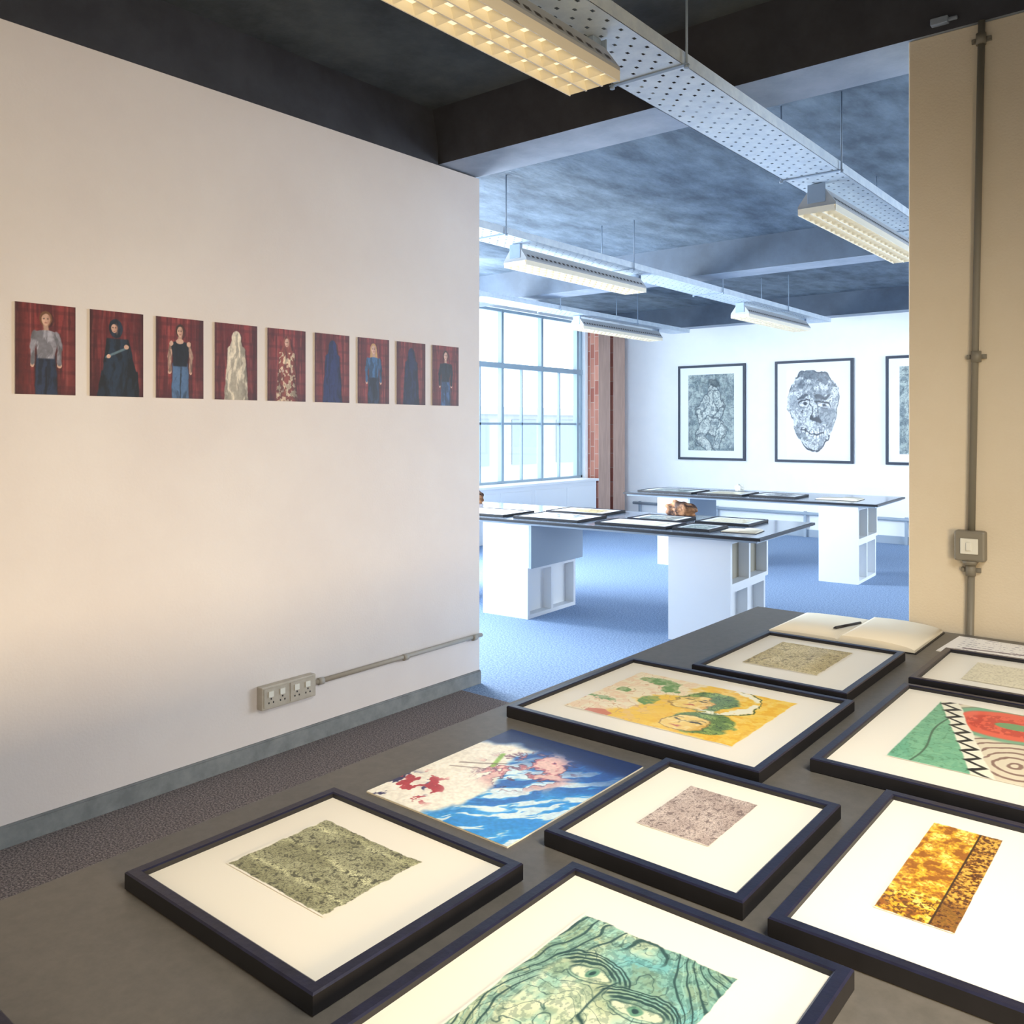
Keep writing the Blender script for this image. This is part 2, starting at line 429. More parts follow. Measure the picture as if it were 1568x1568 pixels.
def art_women(S_, T_):
    n = fbm(S_*8, T_*7, 31); n2 = fbm(S_*30, T_*30, 35); n3 = fbm(S_*18, T_*18, 39)
    C = full(S_, (.95,.90,.76))
    C = mixc(C, (.96,.79,.24), ss(-.04, .05, S_-.46+(n-.5)*.35+(.25-T_*.25)))
    C = mixc(C, (.92,.68,.08), ss(.46, .60, n2)*ss(.4, .6, S_)*.6)
    C = mixc(C, (.97,.86,.46), ss(.55, .66, n3)*ss(.4, .6, S_)*.6)
    ln = lines(fbm(S_*4, T_*4, 33), 9, .05)*(1-ss(.4, .5, S_)); C = mixc(C, (.80,.62,.42), ln*.7)
    C = mixc(C, (.93,.78,.62), ss(.52, .60, n3)*(1-ss(.35, .5, S_))*.5)
    for (cx, cy, rx, ry) in ((.20,.86,.10,.07),(.30,.78,.05,.11),(.12,.55,.05,.05),(.34,.45,.05,.10),(.08,.30,.07,.03)):
        C = mixc(C, (.44,.60,.32), ell(S_+(n-.5)*.14, T_+(n2-.5)*.08, cx, cy, rx, ry)*(.55+.45*ss(.4, .6, n2)))
    Sw = S_+(n-.5)*.12+(n2-.5)*.02; Tw = T_+(n3-.5)*.06
    for (cx, cy, rr) in ((.57,.64,.16),(.70,.24,.16)):
        hair = ell(Sw, Tw, cx+.02, cy+.02, rr*1.05, rr*1.32)
        C = mixc(C, (.42,.54,.26), hair); C = mixc(C, (.62,.72,.36), hair*ss(.50, .62, n3)*.8)
        C = mixc(C, (.20,.28,.12), hair*lines(n+S_*.7+T_*.4, 14, .12)*.8)
        fc = ell(Sw, Tw, cx-.04, cy-.05, rr*.66, rr*.90)
        C = mixc(C, (.95,.82,.44), fc); C = mixc(C, (.84,.62,.22), fc*ss(-.02, .08, Sw-cx+.01)*.9); C = mixc(C, (.98,.92,.66), fc*ss(.5, .6, n2)*.5)
        for ex in (-.045, .04):
            C = mixc(C, (.25,.22,.10), ell(Sw, Tw, cx-.04+ex, cy, .024, .010, .5)*.9)
            C = mixc(C, (.30,.26,.12), seg(Sw, Tw, cx-.065+ex, cy+.033, cx-.017+ex, cy+.040, .004, .006)*.8)
        C = mixc(C, (.55,.38,.16), seg(Sw, Tw, cx-.035, cy+.01, cx-.05, cy-.07, .004, .008)*.8)
        C = mixc(C, (.74,.36,.22), ell(Sw, Tw, cx-.042, cy-.11, .028, .012, .5)*.9)
        C = mixc(C, (.48,.32,.12), (ell(Sw, Tw, cx-.04, cy-.05, rr*.68, rr*.92, .04)-ell(Sw, Tw, cx-.04, cy-.05, rr*.64, rr*.87, .04)).clip(0, 1)*.7)
    d = np.sqrt((Sw-.64)**2+((Tw-.72)/1.2)**2); C = mixc(C, (.95,.94,.84), (1-ss(.018, .036, np.abs(d-.21)))*ss(-.05, .05, S_-.62)*ss(.36, .46, n3))
    C = mixc(C, (.30,.38,.16), (1-ss(.003, .008, np.abs(d-.245)))*ss(-.05, .05, S_-.62))
    C = mixc(C, (.80,.44,.34), ell(S_+(n-.5)*.2, T_, .22, .04, .07, .06)*.8)
    return mixc(full(S_, MATC), C, ragged(S_, T_, 37, .008))

def art_redgreen(S_, T_):
    n = fbm(S_*9, T_*9, 41); n2 = fbm(S_*40, T_*30, 45)
    C = full(S_, (.42,.68,.54)); C = mixc(C, (.32,.54,.40), lines(n, 6, .1)*.7); C = mixc(C, (.52,.76,.60), ss(.5, .6, n2)*.5)
    k = S_-(.06+.42*(1-T_))+(n-.5)*.03
    C = mixc(C, (.86,.82,.72), ss(-.01, .01, k))
    d = np.sqrt(((S_-.58+(n-.5)*.07)/1.0)**2+((T_-.22)/1.1)**2)
    C = mixc(C, (.54,.43,.38), ss(-.01, .01, k)*(1-ss(.10, .2, np.abs((d*16) % 1-.5))))
    C = mixc(C, (.46,.68,.54), ell(S_, T_, .44, .78, .36, .27)*ss(0, .02, k))
    C = mixc(C, (.90,.38,.28), ell(S_+(n-.5)*.05, T_, .44, .77, .31, .215)*ss(0, .02, k))
    C = mixc(C, (.78,.27,.20), ell(S_, T_, .44, .77, .24, .15)*(ss(.45, .5, n2)))
    C = mixc(C, (.44,.62,.42), ell(S_, T_, .47, .77, .11, .05))
    C = mixc(C, (.42,.64,.48), ell(S_, T_, .90, .40, .16, .30))
    z = np.abs(((T_*9) % 1)-.5)*.16
    kk = S_-(.03+.42*(1-T_))-z+.03+(n-.5)*.03
    C = mixc(C, (.93,.92,.84), 1-ss(.05, .06, np.abs(k+.01)))
    C = mixc(C, (.08,.10,.10), 1-ss(.014, .024, np.abs(kk)))
    C = mixc(C, (.18,.32,.24), (1-ss(.003, .008, np.abs(S_-.12-.02*np.sin(T_*9))))*.8*(k < -.06))
    return mixc(full(S_, MATC), C, ragged(S_, T_, 47, .004))

def art_gold(S_, T_):
    n = fbm(S_*7, T_*22, 51, 5); n2 = fbm(S_*28, T_*80, 55)
    C = full(S_, (.90,.68,.14)); C = mixc(C, (.98,.86,.44), ss(.50, .68, n)); C = mixc(C, (.58,.34,.05), 1-ss(.32, .50, n))
    C = mixc(C, (.62,.38,.06), ss(.52, .60, n2)*.6)
    r = ss(-.01, .01, S_-.69)
    R = mixc(full(S_, (.58,.38,.11)), (.84,.66,.26), ss(.50, .60, n2)); R = mixc(R, (.32,.17,.05), 1-ss(.36, .46, n2))
    C = C*(1-r[..., None])+R*r[..., None]
    C = mixc(C, (.20,.12,.03), 1-ss(.008, .018, np.abs(S_-.69)))
    C = mixc(C, (.32,.18,.03), ss(.0, .1, .28-T_)*(ss(.5, .6, n2))*.7)
    return mixc(full(S_, MATC), C, ragged(S_, T_, 57, .006))

def art_face(S_, T_):
    w = fbm(S_*2.2, T_*3, 61, 3); w2 = fbm(S_*5+3, T_*6, 65); n2 = fbm(S_*40, T_*50, 66); n3 = fbm(S_*14, T_*18, 69)
    S2 = S_+(w-.5)*.12; T2 = T_+(w2-.5)*.07
    C = full(S_, (.80,.85,.72)); C = mixc(C, (.64,.80,.72), ss(.42, .62, w2)); C = mixc(C, (.88,.90,.78), ss(.52, .64, n3)*.6)
    C = mixc(C, (.42,.70,.72), ss(.55, .85, S_*.75+T_*.35+(w2-.5)*.7)*.85)
    C = mixc(C, (.60,.66,.50), ss(.52, .64, w)*.5); C = mixc(C, (.50,.60,.50), (1-ss(.36, .46, n3))*.5)
    dk = (.13,.26,.26)
    r = np.sqrt(((S2-.50)/1.0)**2+((T2-.45)/1.25)**2)
    hair = ss(.36, .40, r)
    C = mixc(C, (.40,.60,.56), hair*ss(.45, .60, n3)*.6)
    C = mixc(C, dk, hair*lines(r+(w-.5)*.35, 15, .09)*.85)
    C = mixc(C, dk, hair*lines(r+(w2-.5)*.25+.03, 23, .05)*.55)
    C = mixc(C, (.66,.84,.78), hair*lines(r+(w-.5)*.35+.03, 15, .06)*.5)
    C = mixc(C, dk, (1-hair)*lines(w+.3*w2, 9, .035)*.6)
    for (cx, cy) in ((.37,.70),(.70,.62)):
        C = eye(C, S2, T2, cx, cy, .115, .030, dk, (.40,.60,.50), (.82,.86,.74))
        C = mixc(C, (.50,.62,.52), ell(S2, T2, cx, cy+.05, .13, .03, .6)*.6)
        for q, wd in ((.150, .007), (.178, .004), (.205, .003), (.225, .002)):
            d = np.sqrt(((S2-cx)/1.15)**2+((T2-cy+.05)/.72)**2)
            C = mixc(C, dk, (1-ss(wd, wd+.006, np.abs(d-q)))*ss(0, .03, T2-cy-.005)*.9)
        d = np.sqrt(((S2-cx)/1.2)**2+((T2-cy-.03)/.62)**2)
        C = mixc(C, dk, (1-ss(.003, .008, np.abs(d-.13)))*ss(0, .02, cy-T2-.01)*.6)
    C = mixc(C, dk, seg(S2, T2, .52, .72, .47, .47, .006)); C = mixc(C, dk, seg(S2, T2, .47, .47, .59, .43, .007))
    C = mixc(C, dk, seg(S2, T2, .42, .28, .68, .26, .009)); C = mixc(C, (.54,.58,.44), ell(S2, T2, .55, .26, .14, .035)*.7)
    C = mixc(C, dk, ss(.54, .60, n2)*.25)
    return mixc(full(S_, MATC), C, ragged(S_, T_, 67, .012))

def art_pale(S_, T_):
    n = fbm(S_*20, T_*20, 71)
    C = full(S_, (.90,.87,.76)); C = mixc(C, (.64,.60,.50), lines(n, 6, .10)*.6)
    return C

def print_abstract(S_, T_):
    n = fbm(S_*4, T_*4, 81); n2 = fbm(S_*11+n*3, T_*11, 85)
    D = (S_+T_); E = (S_-T_)
    st = fbm(D*3.5+n, E*16+n*3, 88)
    C = full(S_, (.16,.42,.74))
    C = mixc(C, (.30,.68,.92), ss(.44, .54, st)); C = mixc(C, (.88,.96,.99), ss(.54, .60, st))
    C = mixc(C, (.20,.62,.92), ss(.2, .5, E+(n-.5)*.5)*(1-ss(.50, .60, st))*.8)
    C = mixc(C, (.06,.15,.36), ss(-.06, .06, T_-.80+(n-.5)*.25))
    C = mixc(C, (.12,.30,.60), ss(-.05, .1, T_-.60+(n-.5)*.3)*(1-ss(-.06, .06, T_-.84))*.6*ss(.2,.5,S_))
    cr = ss(-.02, .03, .46-S_*1.05+(n-.5)*.30+.06*np.sin(T_*7))*(1-ss(.76, .86, T_+(n-.5)*.2))
    C = mixc(C, (.98,.96,.90), cr)
    rd = ss(.48, .55, n2)*ell(S_, T_, .50, .62, .26, .20, .3); C = mixc(C, (.76,.42,.46), rd)
    C = mixc(C, (.93,.78,.74), ss(.54, .60, n2)*ell(S_, T_, .50, .62, .28, .22, .4))
    C = mixc(C, (.34,.14,.26), (ss(.46, .48, n2)*(1-ss(.50, .52, n2)))*ell(S_, T_, .50, .62, .28, .24, .3)*.7)
    C = mixc(C, (.14,.14,.34), ss(.53, .57, fbm(S_*11, T_*11, 95))*ell(S_, T_, .06, .12, .20, .16, .3))
    C = mixc(C, (.72,.24,.28), ss(.60, .64, fbm(S_*14+4, T_*14, 97))*ell(S_, T_, .14, .14, .22, .18, .3))
    C = mixc(C, (.56,.76,.28), seg(S_, T_, .24, .70, .31, .56, .014)*.9)
    C = mixc(C, (.30,.20,.16), (seg(S_+(n-.5)*.1, T_, .12, .50, .34, .62, .006)+seg(S_+(n-.5)*.1, T_, .10, .44, .30, .52, .004)).clip(0, 1)*.6)
    return C

def figure_drawing(S_, T_):
    """seated nude drawn in grey-green wash and line"""
    n = fbm(S_*6, T_*8, 101); n2 = fbm(S_*16+n*4, T_*20, 105); n3 = fbm(S_*40, T_*50, 107, 2)
    S2 = S_+(n-.5)*.12; T2 = T_+(fbm(S_*6+5, T_*7, 109)-.5)*.10
    dk = (.16,.22,.26)
    C = full(S_, (.58,.64,.63)); C = mixc(C, (.42,.49,.51), ss(.42, .58, n2)); C = mixc(C, (.70,.75,.73), ss(.54, .64, n)*.7)
    parts = [('e',.56,.85,.11,.085),('s',.54,.76,.50,.62,.10),('s',.50,.62,.44,.42,.15),('s',.62,.72,.74,.52,.06),('s',.74,.52,.56,.38,.05),
             ('s',.40,.68,.24,.50,.06),('s',.24,.50,.32,.30,.045),('s',.44,.36,.74,.26,.10),('s',.74,.26,.62,.06,.07),('s',.38,.34,.24,.16,.09),('s',.24,.16,.46,.05,.06)]
    M = np.zeros_like(S_); O = np.zeros_like(S_)
    for p in parts:
        if p[0] == 'e': a = ell(S2, T2, *p[1:], .1); b = ell(S2, T2, p[1], p[2], p[3]*1.12, p[4]*1.12, .08)
        else: a = seg(S2, T2, *p[1:]); b = seg(S2, T2, p[1], p[2], p[3], p[4], p[5]+.012)
        O = np.maximum(O*(1-a), (b-a).clip(0, 1)); M = np.maximum(M, a)
    C = mixc(C, (.80,.83,.80), M*.9); C = mixc(C, (.50,.56,.57), M*ss(.48, .60, n2)*.8)
    C = mixc(C, dk, O*.85); C = mixc(C, dk, lines(n2, 4, .07)*.5); C = mixc(C, dk, M*lines(n, 8, .05)*.6)
    for dx in (-.04, .04): C = mixc(C, dk, ell(S2, T2, .56+dx, .86, .02, .01, .4))
    C = mixc(C, dk, ss(.56, .62, n3)*.25)
    C = mixc(C, (.22,.28,.30), ell(S2, T2, .56, .90, .12, .05, .2)*.7)
    return C
def wall_art_face(S_, T_):
    n = fbm(S_*6, T_*8, 111); C = full(S_, (.93,.94,.94))
    S2 = S_+(fbm(S_*4, T_*4, 113)-.5)*.20+(fbm(S_*14, T_*14, 114)-.5)*.03; T2 = T_+(fbm(S_*4, T_*4, 117)-.5)*.14
    tp = .40+.12*ss(.2, .8, T2)
    dk = (.17,.20,.24); d = np.sqrt(((S2-.5)/tp)**2+((T2-.52)/.50)**2); fc = 1-ss(.95, 1.0, d)
    C = mixc(C, (.82,.84,.85), fc); C = mixc(C, dk, (1-ss(.010, .028, np.abs(d-.98)))*ss(.3, .45, n))
    q = fbm(S2*7, T2*8, 119); C = mixc(C, dk, fc*lines(q, 9, .08)*.8)
    C = mixc(C, (.48,.52,.55), fc*ss(.50, .56, fbm(S2*9, T2*12, 141))*.7)
    C = mixc(C, (.34,.38,.42), ss(.76, .84, T2)*fc*ss(.42, .5, n)*.8)
    for cx in (.32, .68):
        C = mixc(C, (.90,.91,.92), ell(S2, T2, cx, .60, .13, .038, .25)*.8); C = mixc(C, dk, ell(S2, T2, cx, .60, .14, .050)*(1-ell(S2, T2, cx, .594, .125, .038)))
        C = mixc(C, dk, ell(S2, T2, cx, .60, .035, .022, .4)); C = mixc(C, dk, seg(S2, T2, cx-.13, .67, cx+.10, .70, .016)*.8)
    C = mixc(C, dk, seg(S2, T2, .46, .62, .42, .42, .010)); C = mixc(C, dk, seg(S2, T2, .42, .42, .60, .40, .020)); C = mixc(C, dk, seg(S2, T2, .56, .62, .60, .42, .008))
    C = mixc(C, (.93,.94,.94), ell(S2, T2, .5, .25, .24, .042, .2)*.8); C = mixc(C, dk, seg(S2, T2, .28, .25, .72, .25, .009))
    for i in range(8): C = mixc(C, dk, seg(S2, T2, .29+.06*i, .215, .29+.06*i, .285, .005))
    C = mixc(C, dk, ss(.54, .60, fbm(S_*30, T_*40, 151))*fc*.35)
    return C

# ------------------------------------------------------------------ picture frames
def picture_frame(name, W, H, loc, rot, fn, art, T=.030, bw=.021, nx=150, mb=None, fm=None, depth=.010, grain=.09):
    """W x H moulding lying in local XY, front facing +Z; art=(x0,x1,y0,y1) local window."""
    e = empty(name, loc, rot)
    bm = bmesh.new()
    prof = [(.002,0,1),(0,.002,1),(0,T-.0025,0),(.0025,T,0),(bw-.003,T,0),(bw,T-.002,1),(bw,T-depth,1),(.010,.004,1)]
    rings = []
    for ins, z, _ in prof:
        rings.append([bm.verts.new(p) for p in ((ins,ins,z),(W-ins,ins,z),(W-ins,H-ins,z),(ins,H-ins,z))])
    for k in range(len(prof)-1):
        for i in range(4):
            f = bm.faces.new([rings[k][i], rings[k][(i+1)%4], rings[k+1][(i+1)%4], rings[k+1][i]])
            f.material_index = prof[k][2]
    for f in bm.faces:
        if all(v.co.z <= T-.0025+1e-6 for v in f.verts): f.material_index = 1
    bm.faces.new(rings[0]).material_index = 1
    fin(bm, 'moulding', fm or [M_frame, M_side], e)
    bm = bmesh.new(); box(bm, bw-.001, W-bw+.001, bw-.001, H-bw+.001, T-depth-.003, T-depth)
    fin(bm, 'mat_board', mb or M_matb, e)
    if fn:
        a0, a1, b0, b1 = art
        ny = max(8, int(nx*(b1-b0)/(a1-a0)))
        grid_obj('artwork', a1-a0, b1-b0, nx, ny, fn, M_art, e, (a0, b0, T-depth+.0012))
    return e
def tframe(x0, x1, y0, y1, fn, ax0, ax1, ay0, ay1, nx=180, rz=0, **k):
    return picture_frame('framed_artwork', x1-x0, y1-y0, (x0, y0, ZT0), (0,0,math.radians(rz)), fn, (ax0-x0, ax1-x0, ay0-y0, ay1-y0), nx=nx, **k)

tframe(-1.375,-.892,.695,1.125, art_olive, -1.288,-1.034,.824,1.035, 260)
tframe(-.937,-.560,1.242,1.683, art_mauve, -.833,-.688,1.386,1.60, 180)
tframe(-1.428,-.745,1.732,2.345, art_women, -1.335,-.860,1.852,2.25, 360)
tframe(-1.243,-.780,2.392,2.955, art_tan, -1.15,-.915,2.54,2.87, 180)
tframe(-.691,-.07,1.876,2.60, art_redgreen, -.575,-.165,2.02,2.52, 260)
tframe(-.515,-.15,1.228,1.812, art_gold, -.408,-.295,1.37,1.735, 150)
tframe(-.834,-.376,.56,1.183, art_face, -.737,-.491,.70,1.08, 360)
tframe(-.695,-.17,2.665,3.10, art_pale, -.58,-.28,2.77,3.0, 90)
tframe(-1.32,-.84,.02,.435, art_tan, -1.2,-.95,.1,.33, 60)

# loose photographic print
e = empty('photographic_print', (-1.357, 1.194, ZT0))
bm = bmesh.new(); box(bm, 0, .374, 0, .471, 0, .0025); fin(bm, 'backing', M_paper, e)
grid_obj('image', .374, .471, 280, 350, print_abstract, M_print, e, (0, 0, .0032), grain=.08)

# open book with pen
def open_book(loc, rz, W, H, name='open_book', lift=.022):
    e = empty(name, loc, (0,0,math.radians(rz)))
    bm = bmesh.new(); n = 24
    rows = []
    for i in range(2*n+1):
        s = -1+i/n; z = .006+lift*math.sqrt(max(0, 1-abs(abs(s)-.35)**2/.45))*(0 if abs(s) < 1e-6 else 1)*(.35 if s < 0 else 1)
        if abs(s) < .02: z = .006
        rows.append([bm.verts.new(p) for p in ((s*W/2, 0, z), (s*W/2, H, z), (s*W/2, H, .003), (s*W/2, 0, .003))])
    for a, b in zip(rows[:-1], rows[1:]):
        for k in range(4):
            f = bm.faces.new([a[k], b[k], b[(k+1)%4], a[(k+1)%4]]); f.smooth = (k == 0)
    bm.faces.new(rows[0]); bm.faces.new(rows[-1][::-1])
    fin(bm, 'pages', M_paper, e)
    bm = bmesh.new(); box(bm, -W/2-.006, W/2+.006, -.006, H+.006, 0, .003); fin(bm, 'cover', M_side, e)
    return e
b = open_book((-1.03, 3.065, ZT0), 0, .50, .375)
bm = bmesh.new(); cyl(bm, (-.05,.12,.022), (-.005,.26,.022), .005, 10); cyl(bm, (-.054,.108,.022), (-.05,.12,.022), .001, 10, r1=.005)
fin(bm, 'pen', M_side, b)
def writing(S_, T_):
    C = full(S_, (.95,.94,.92)); w = np.abs(((T_*9) % 1)-.5)
    C = mixc(C, (.45,.42,.5), (1-ss(.06, .12, w))*ss(.5, .55, fbm(S_*60, T_*9, 131))*ss(.06, .1, S_)*ss(.06, .1, 1-S_))
    C = mixc(C, (.25,.12,.22), seg(S_, T_, .15, .35, .75, .5, .02)); return mixc(C, (.5,.2,.3), seg(S_, T_, .3, .25, .9, .3, .015))
e = empty('handwritten_sheet', (-.735, 3.15, ZT0), (0,0,math.radians(-3)))
bm = bmesh.new(); box(bm, 0, .42, 0, .27, 0, .002); fin(bm, 'paper', M_paper, e)
grid_obj('writing', .42, .27, 160, 100, writing, M_print, e, (0, 0, .0027))

# ------------------------------------------------------------------ portrait prints on the left wall
def plaid(S_, T_, seed):
    f = fbm(S_*5, T_*1.2, seed); g = fbm(S_*26, T_*3, seed+1, 2)
    C = full(S_, (.54,.19,.19)); C = mixc(C, (.40,.12,.13), ss(.4, .6, f))
    C = mixc(C, (.66,.34,.30), (1-ss(.05, .12, np.abs((S_*5+f*.6) % 1-.5)))*.5)
    C = mixc(C, (.32,.10,.12), (1-ss(.08, .16, np.abs((T_*6) % 1-.5)))*.35)
    C = mixc(C, (.34,.12,.14), (1-ss(.06, .14, np.abs((S_*5+.4) % 1-.5)))*.45)
    C = mixc(C, (.26,.07,.09), ss(.52, .62, g)*.5)
    C = mixc(C, (.26,.10,.12), (1-ss(0, .10, T_))*.5)
    return C
SK = (.82,.66,.58)
def shade(C, mask, S_, T_, seed, amt=.35):
    n = fbm(S_*14+3*fbm(S_*4, T_*3, seed+3), T_*6, seed)
    k = 1.06-amt*ss(.40, .62, n)-amt*.6*ss(.05, .25, S_-.5)-amt*.4*ss(.12, .24, .5-S_)
    return C*(1-mask[..., None])+C*k[..., None]*mask[..., None]
def shadow_rim(C, S_, T_, fn_mask):
    m = fn_mask(S_-.03, T_+.012); return C*(1-.35*m[..., None])
def portrait(spec):
    kind, top, bot, hair, seed = spec
    def fn(S_, T_):
        S0 = S_; wob = (fbm(S_*5, T_*7, seed+9)-.5)
        C = plaid(S_, T_, seed); n = fbm(S_*16, T_*22, seed+5)
        S_ = S_+wob*.05
        if kind == 'robe':
            def bm_(s, t):
                b = np.maximum(trap(s, t, -.1, .66, .5, .29, .5, .20), ell(s, t, .5, .66, .205, .07))
                return np.maximum(b, np.maximum(ell(s, t, .5, .80, .115, .11), trap(s, t, .62, .80, .5, .18, .5, .11)))
            C = shadow_rim(C, S_, T_, bm_); b = bm_(S_, T_)
            C = mixc(C, top, b)
            if bot is not None: C = mixc(C, bot, b*ss(.52, .58, n)*(T_ < .68))
            C = shade(C, b, S_, T_, seed, .30)
            if hair is not None: C = mixc(C, SK, ell(S_, T_, .5, .815, .065, .06)); C = face(C, S_, T_, .81)
            if bot is not None: C = mixc(C, (.75,.62,.55), np.maximum(ell(S_, T_, .38, .42, .03, .025), ell(S_, T_, .62, .42, .03, .025)))
        elif kind == 'kneel':
            b = np.maximum(trap(S_, T_, -.1, .30, .52, .42, .55, .34), trap(S_, T_, .28, .68, .55, .32, .5, .20))
            b = np.maximum(b, ell(S_, T_, .47, .80, .13, .11)); C = mixc(C, top, b)
            C = shade(C, b, S_, T_, seed, .5)
            C = mixc(C, SK, ell(S_, T_, .44, .80, .058, .052)); C = face(C, S_, T_, .80, .44)
            C = mixc(C, (.35,.45,.50), seg(S_, T_, .30, .46, .64, .57, .014)); C = mixc(C, SK, ell(S_, T_, .66, .59, .045, .028)); C = mixc(C, SK, ell(S_, T_, .34, .47, .035, .024))
        else:
            C = shadow_rim(C, S_, T_, lambda s, t: np.maximum(trap(s, t, -.1, .70, .5, .22, .5, .22), ell(s, t, .5, .84, .10, .085)))
            hh = ell(S_, T_, .5, .84, .095, .085)
            if hair: C = mixc(C, hair, hh)
            if kind == 'long': C = mixc(C, hair, trap(S_, T_, .66, .85, .5, .12, .5, .095))
            C = mixc(C, tuple(np.array(SK)*.85), trap(S_, T_, .70, .80, .5, .045, .5, .04))
            aw = .045
            arms = np.maximum(np.maximum(seg(S_, T_, .32, .66, .27, .52, aw, .012), seg(S_, T_, .27, .52, .28, .36, aw*.8, .012)),
                              np.maximum(seg(S_, T_, .68, .66, .73, .52, aw, .012), seg(S_, T_, .73, .52, .72, .36, aw*.8, .012)))
            C = mixc(C, SK, np.maximum(ell(S_, T_, .28, .33, .035, .032), ell(S_, T_, .72, .33, .035, .032)))
            lg = trap(S_, T_, -.1, .44, .5, .19, .5, .16)
            C = mixc(C, bot, lg); C = shade(C, lg, S_, T_, seed+2, .40)
            C = mixc(C, tuple(np.array(bot)*.4), seg(S_, T_, .5, .30, .5, -.1, .010)*lg)
            C = mixc(C, SK if kind == 'tank' else top, arms)
            tor = np.maximum(trap(S_, T_, .40, .66, .5, .145, .5, .185), ell(S_, T_, .5, .665, .195, .048))
            C = mixc(C, top, tor); C = shade(C, np.maximum(tor, arms), S_, T_, seed+4, .35)
            if kind == 'tank': C = mixc(C, SK, ell(S_, T_, .5, .71, .085, .032)); C = mixc(C, SK, np.maximum(ell(S_, T_, .31, .68, .045, .032), ell(S_, T_, .69, .68, .045, .032)))
            C = mixc(C, SK, ell(S_, T_, .5, .83, .064, .066)); C = face(C, S_, T_, .83)
        C = C*(1-.28*ss(.25, .5, np.abs(S0-.5)))[..., None]
        return C*.94+.04
    return fn
def face(C, S_, T_, cy, cx=.5):
    C = mixc(C, (.62,.45,.39), ell(S_, T_, cx+.045, cy-.005, .03, .06, .5)*.6)
    for dx in (-.026, .026): C = mixc(C, (.25,.17,.15), ell(S_, T_, cx+dx, cy+.010, .014, .007, .6)*.85)
    C = mixc(C, (.62,.44,.38), seg(S_, T_, cx, cy+.005, cx, cy-.016, .003, .006)*.7)
    return mixc(C, (.60,.34,.31), ell(S_, T_, cx, cy-.034, .020, .007, .6)*.8)
HB = (.20,.12,.08); HD = (.42,.27,.16)
specs = [
 ('long', (.30,.30,.36), (.15,.16,.22), HB, 200),
 ('casual', (.62,.62,.68), (.12,.17,.28), HD, 211),
 ('kneel', (.09,.15,.23), None, HB, 222),
 ('tank', (.07,.08,.12), (.28,.40,.56), HB, 233),
 ('robe', (.86,.82,.74), None, None, 244),
 ('robe', (.52,.24,.20), (.84,.74,.62), HD, 255),
 ('robe', (.11,.14,.34), None, None, 266),
 ('long', (.20,.36,.54), (.14,.18,.28), (.74,.58,.36), 277),
 ('robe', (.10,.12,.25), None, None, 288),
 ('casual', (.09,.11,.16), (.22,.34,.52), HB, 299),
]
for k, sp in enumerate(specs):
    y = 1.294+.267*(k-1)
    e = empty('portrait_print', (XL+.0005, y, 1.62))
    bm = bmesh.new(); box(bm, 0, .006, 0, .213, 0, .333); fin(bm, 'board', M_wall, e)
    grid_obj('photograph', .213, .333, 110, 170, portrait(sp), M_wprint, e, (.0068, 0, 0), axes='yz', grain=.07)

# ------------------------------------------------------------------ framed works on far wall
M_fblue = mat('frame_navy', (.10,.16,.24), .5)
M_matw = mat('mat_board_white', (.92,.94,.95), .6)
def wframe(x0, x1, fn, nx=150):
    W = x1-x0; H = 1.40
    return picture_frame('wall_framed_drawing', W, H, (x0, YF-.002, 1.015), (math.radians(90), 0, 0), fn, (.17, W-.17, .14, H-.14), T=.03, bw=.035, nx=nx, mb=M_matw, fm=[M_fblue, M_fblue])
wframe(-6.33, -5.26, figure_drawing); wframe(-4.82, -3.75, wall_art_face); wframe(-3.34, -2.27, figure_drawing)

# ------------------------------------------------------------------ electrical fittings
e = empty('surface_socket_box', (XL, 2.31, .225))
bm = bmesh.new(); box(bm, 0, .040, 0, .30, 0, .105); fin(bm, 'metal_box', M_steel, e, bevel=.004)
bm = bmesh.new()
for g in range(2):
    y0 = .010+g*.142; box(bm, .040, .043, y0, y0+.136, .010, .095, 0)
    for k in range(2):
        y = y0+.012+k*.062
        box(bm, .043, .048, y+.010, y+.036, .056, .082, 1)
        for (dy, dz) in ((.022,.043),(.010,.026),(.034,.026)): box(bm, .0431, .0436, y+dy, y+dy+.006, dz, dz+.008, 2)
fin(bm, 'socket_plates', [M_steel, M_plw, M_side], e)
bm = bmesh.new(); cyl(bm, (XL+.016, 2.61, .28), (XL+.016, YB, .285), .012, 12)
for y in (2.64, 3.2, 3.75): cyl(bm, (XL+.018, y, .28), (XL+.018, y+.03, .28), .017, 12)
fin(bm, 'wall_conduit', M_condl)

e = empty('conduit_riser', (-.70, 3.515, 0))
bm = bmesh.new()
cyl(bm, (-.012, -.016, 0), (.003, -.016, 1.02), .012, 14); cyl(bm, (.003, -.016, 1.12), (.036, -.016, 2.965), .012, 14)
for (x, z) in ((.018,1.755),(.034,2.90),(.0,.98)):
    cyl(bm, (x, -.016, z-.02), (x, -.016, z+.02), .017, 14); box(bm, x-.032, x+.032, -.012, 0, z-.008, z+.008)
    for sx in (-1,1): cyl(bm, (x+sx*.026, -.016, z), (x+sx*.026, -.010, z), .006, 8)
fin(bm, 'pipe_and_clips', M_cond, e)
bm = bmesh.new(); box(bm, -.05, .052, -.045, 0, 1.015, 1.125); fin(bm, 'switch_box', M_cond, e, bevel=.008)
bm = bmesh.new(); box(bm, -.028, .030, -.050, -.045, 1.042, 1.098); box(bm, -.008, .010, -.056, -.050, 1.055, 1.085); fin(bm, 'switch', M_plw, e, bevel=.002)
cyl_b = bmesh.new(); cyl(cyl_b, (.0,-.02,1.0),(.0,-.02,1.016), .02, 14, r1=.03); fin(cyl_b, 'gland', M_cond, e)
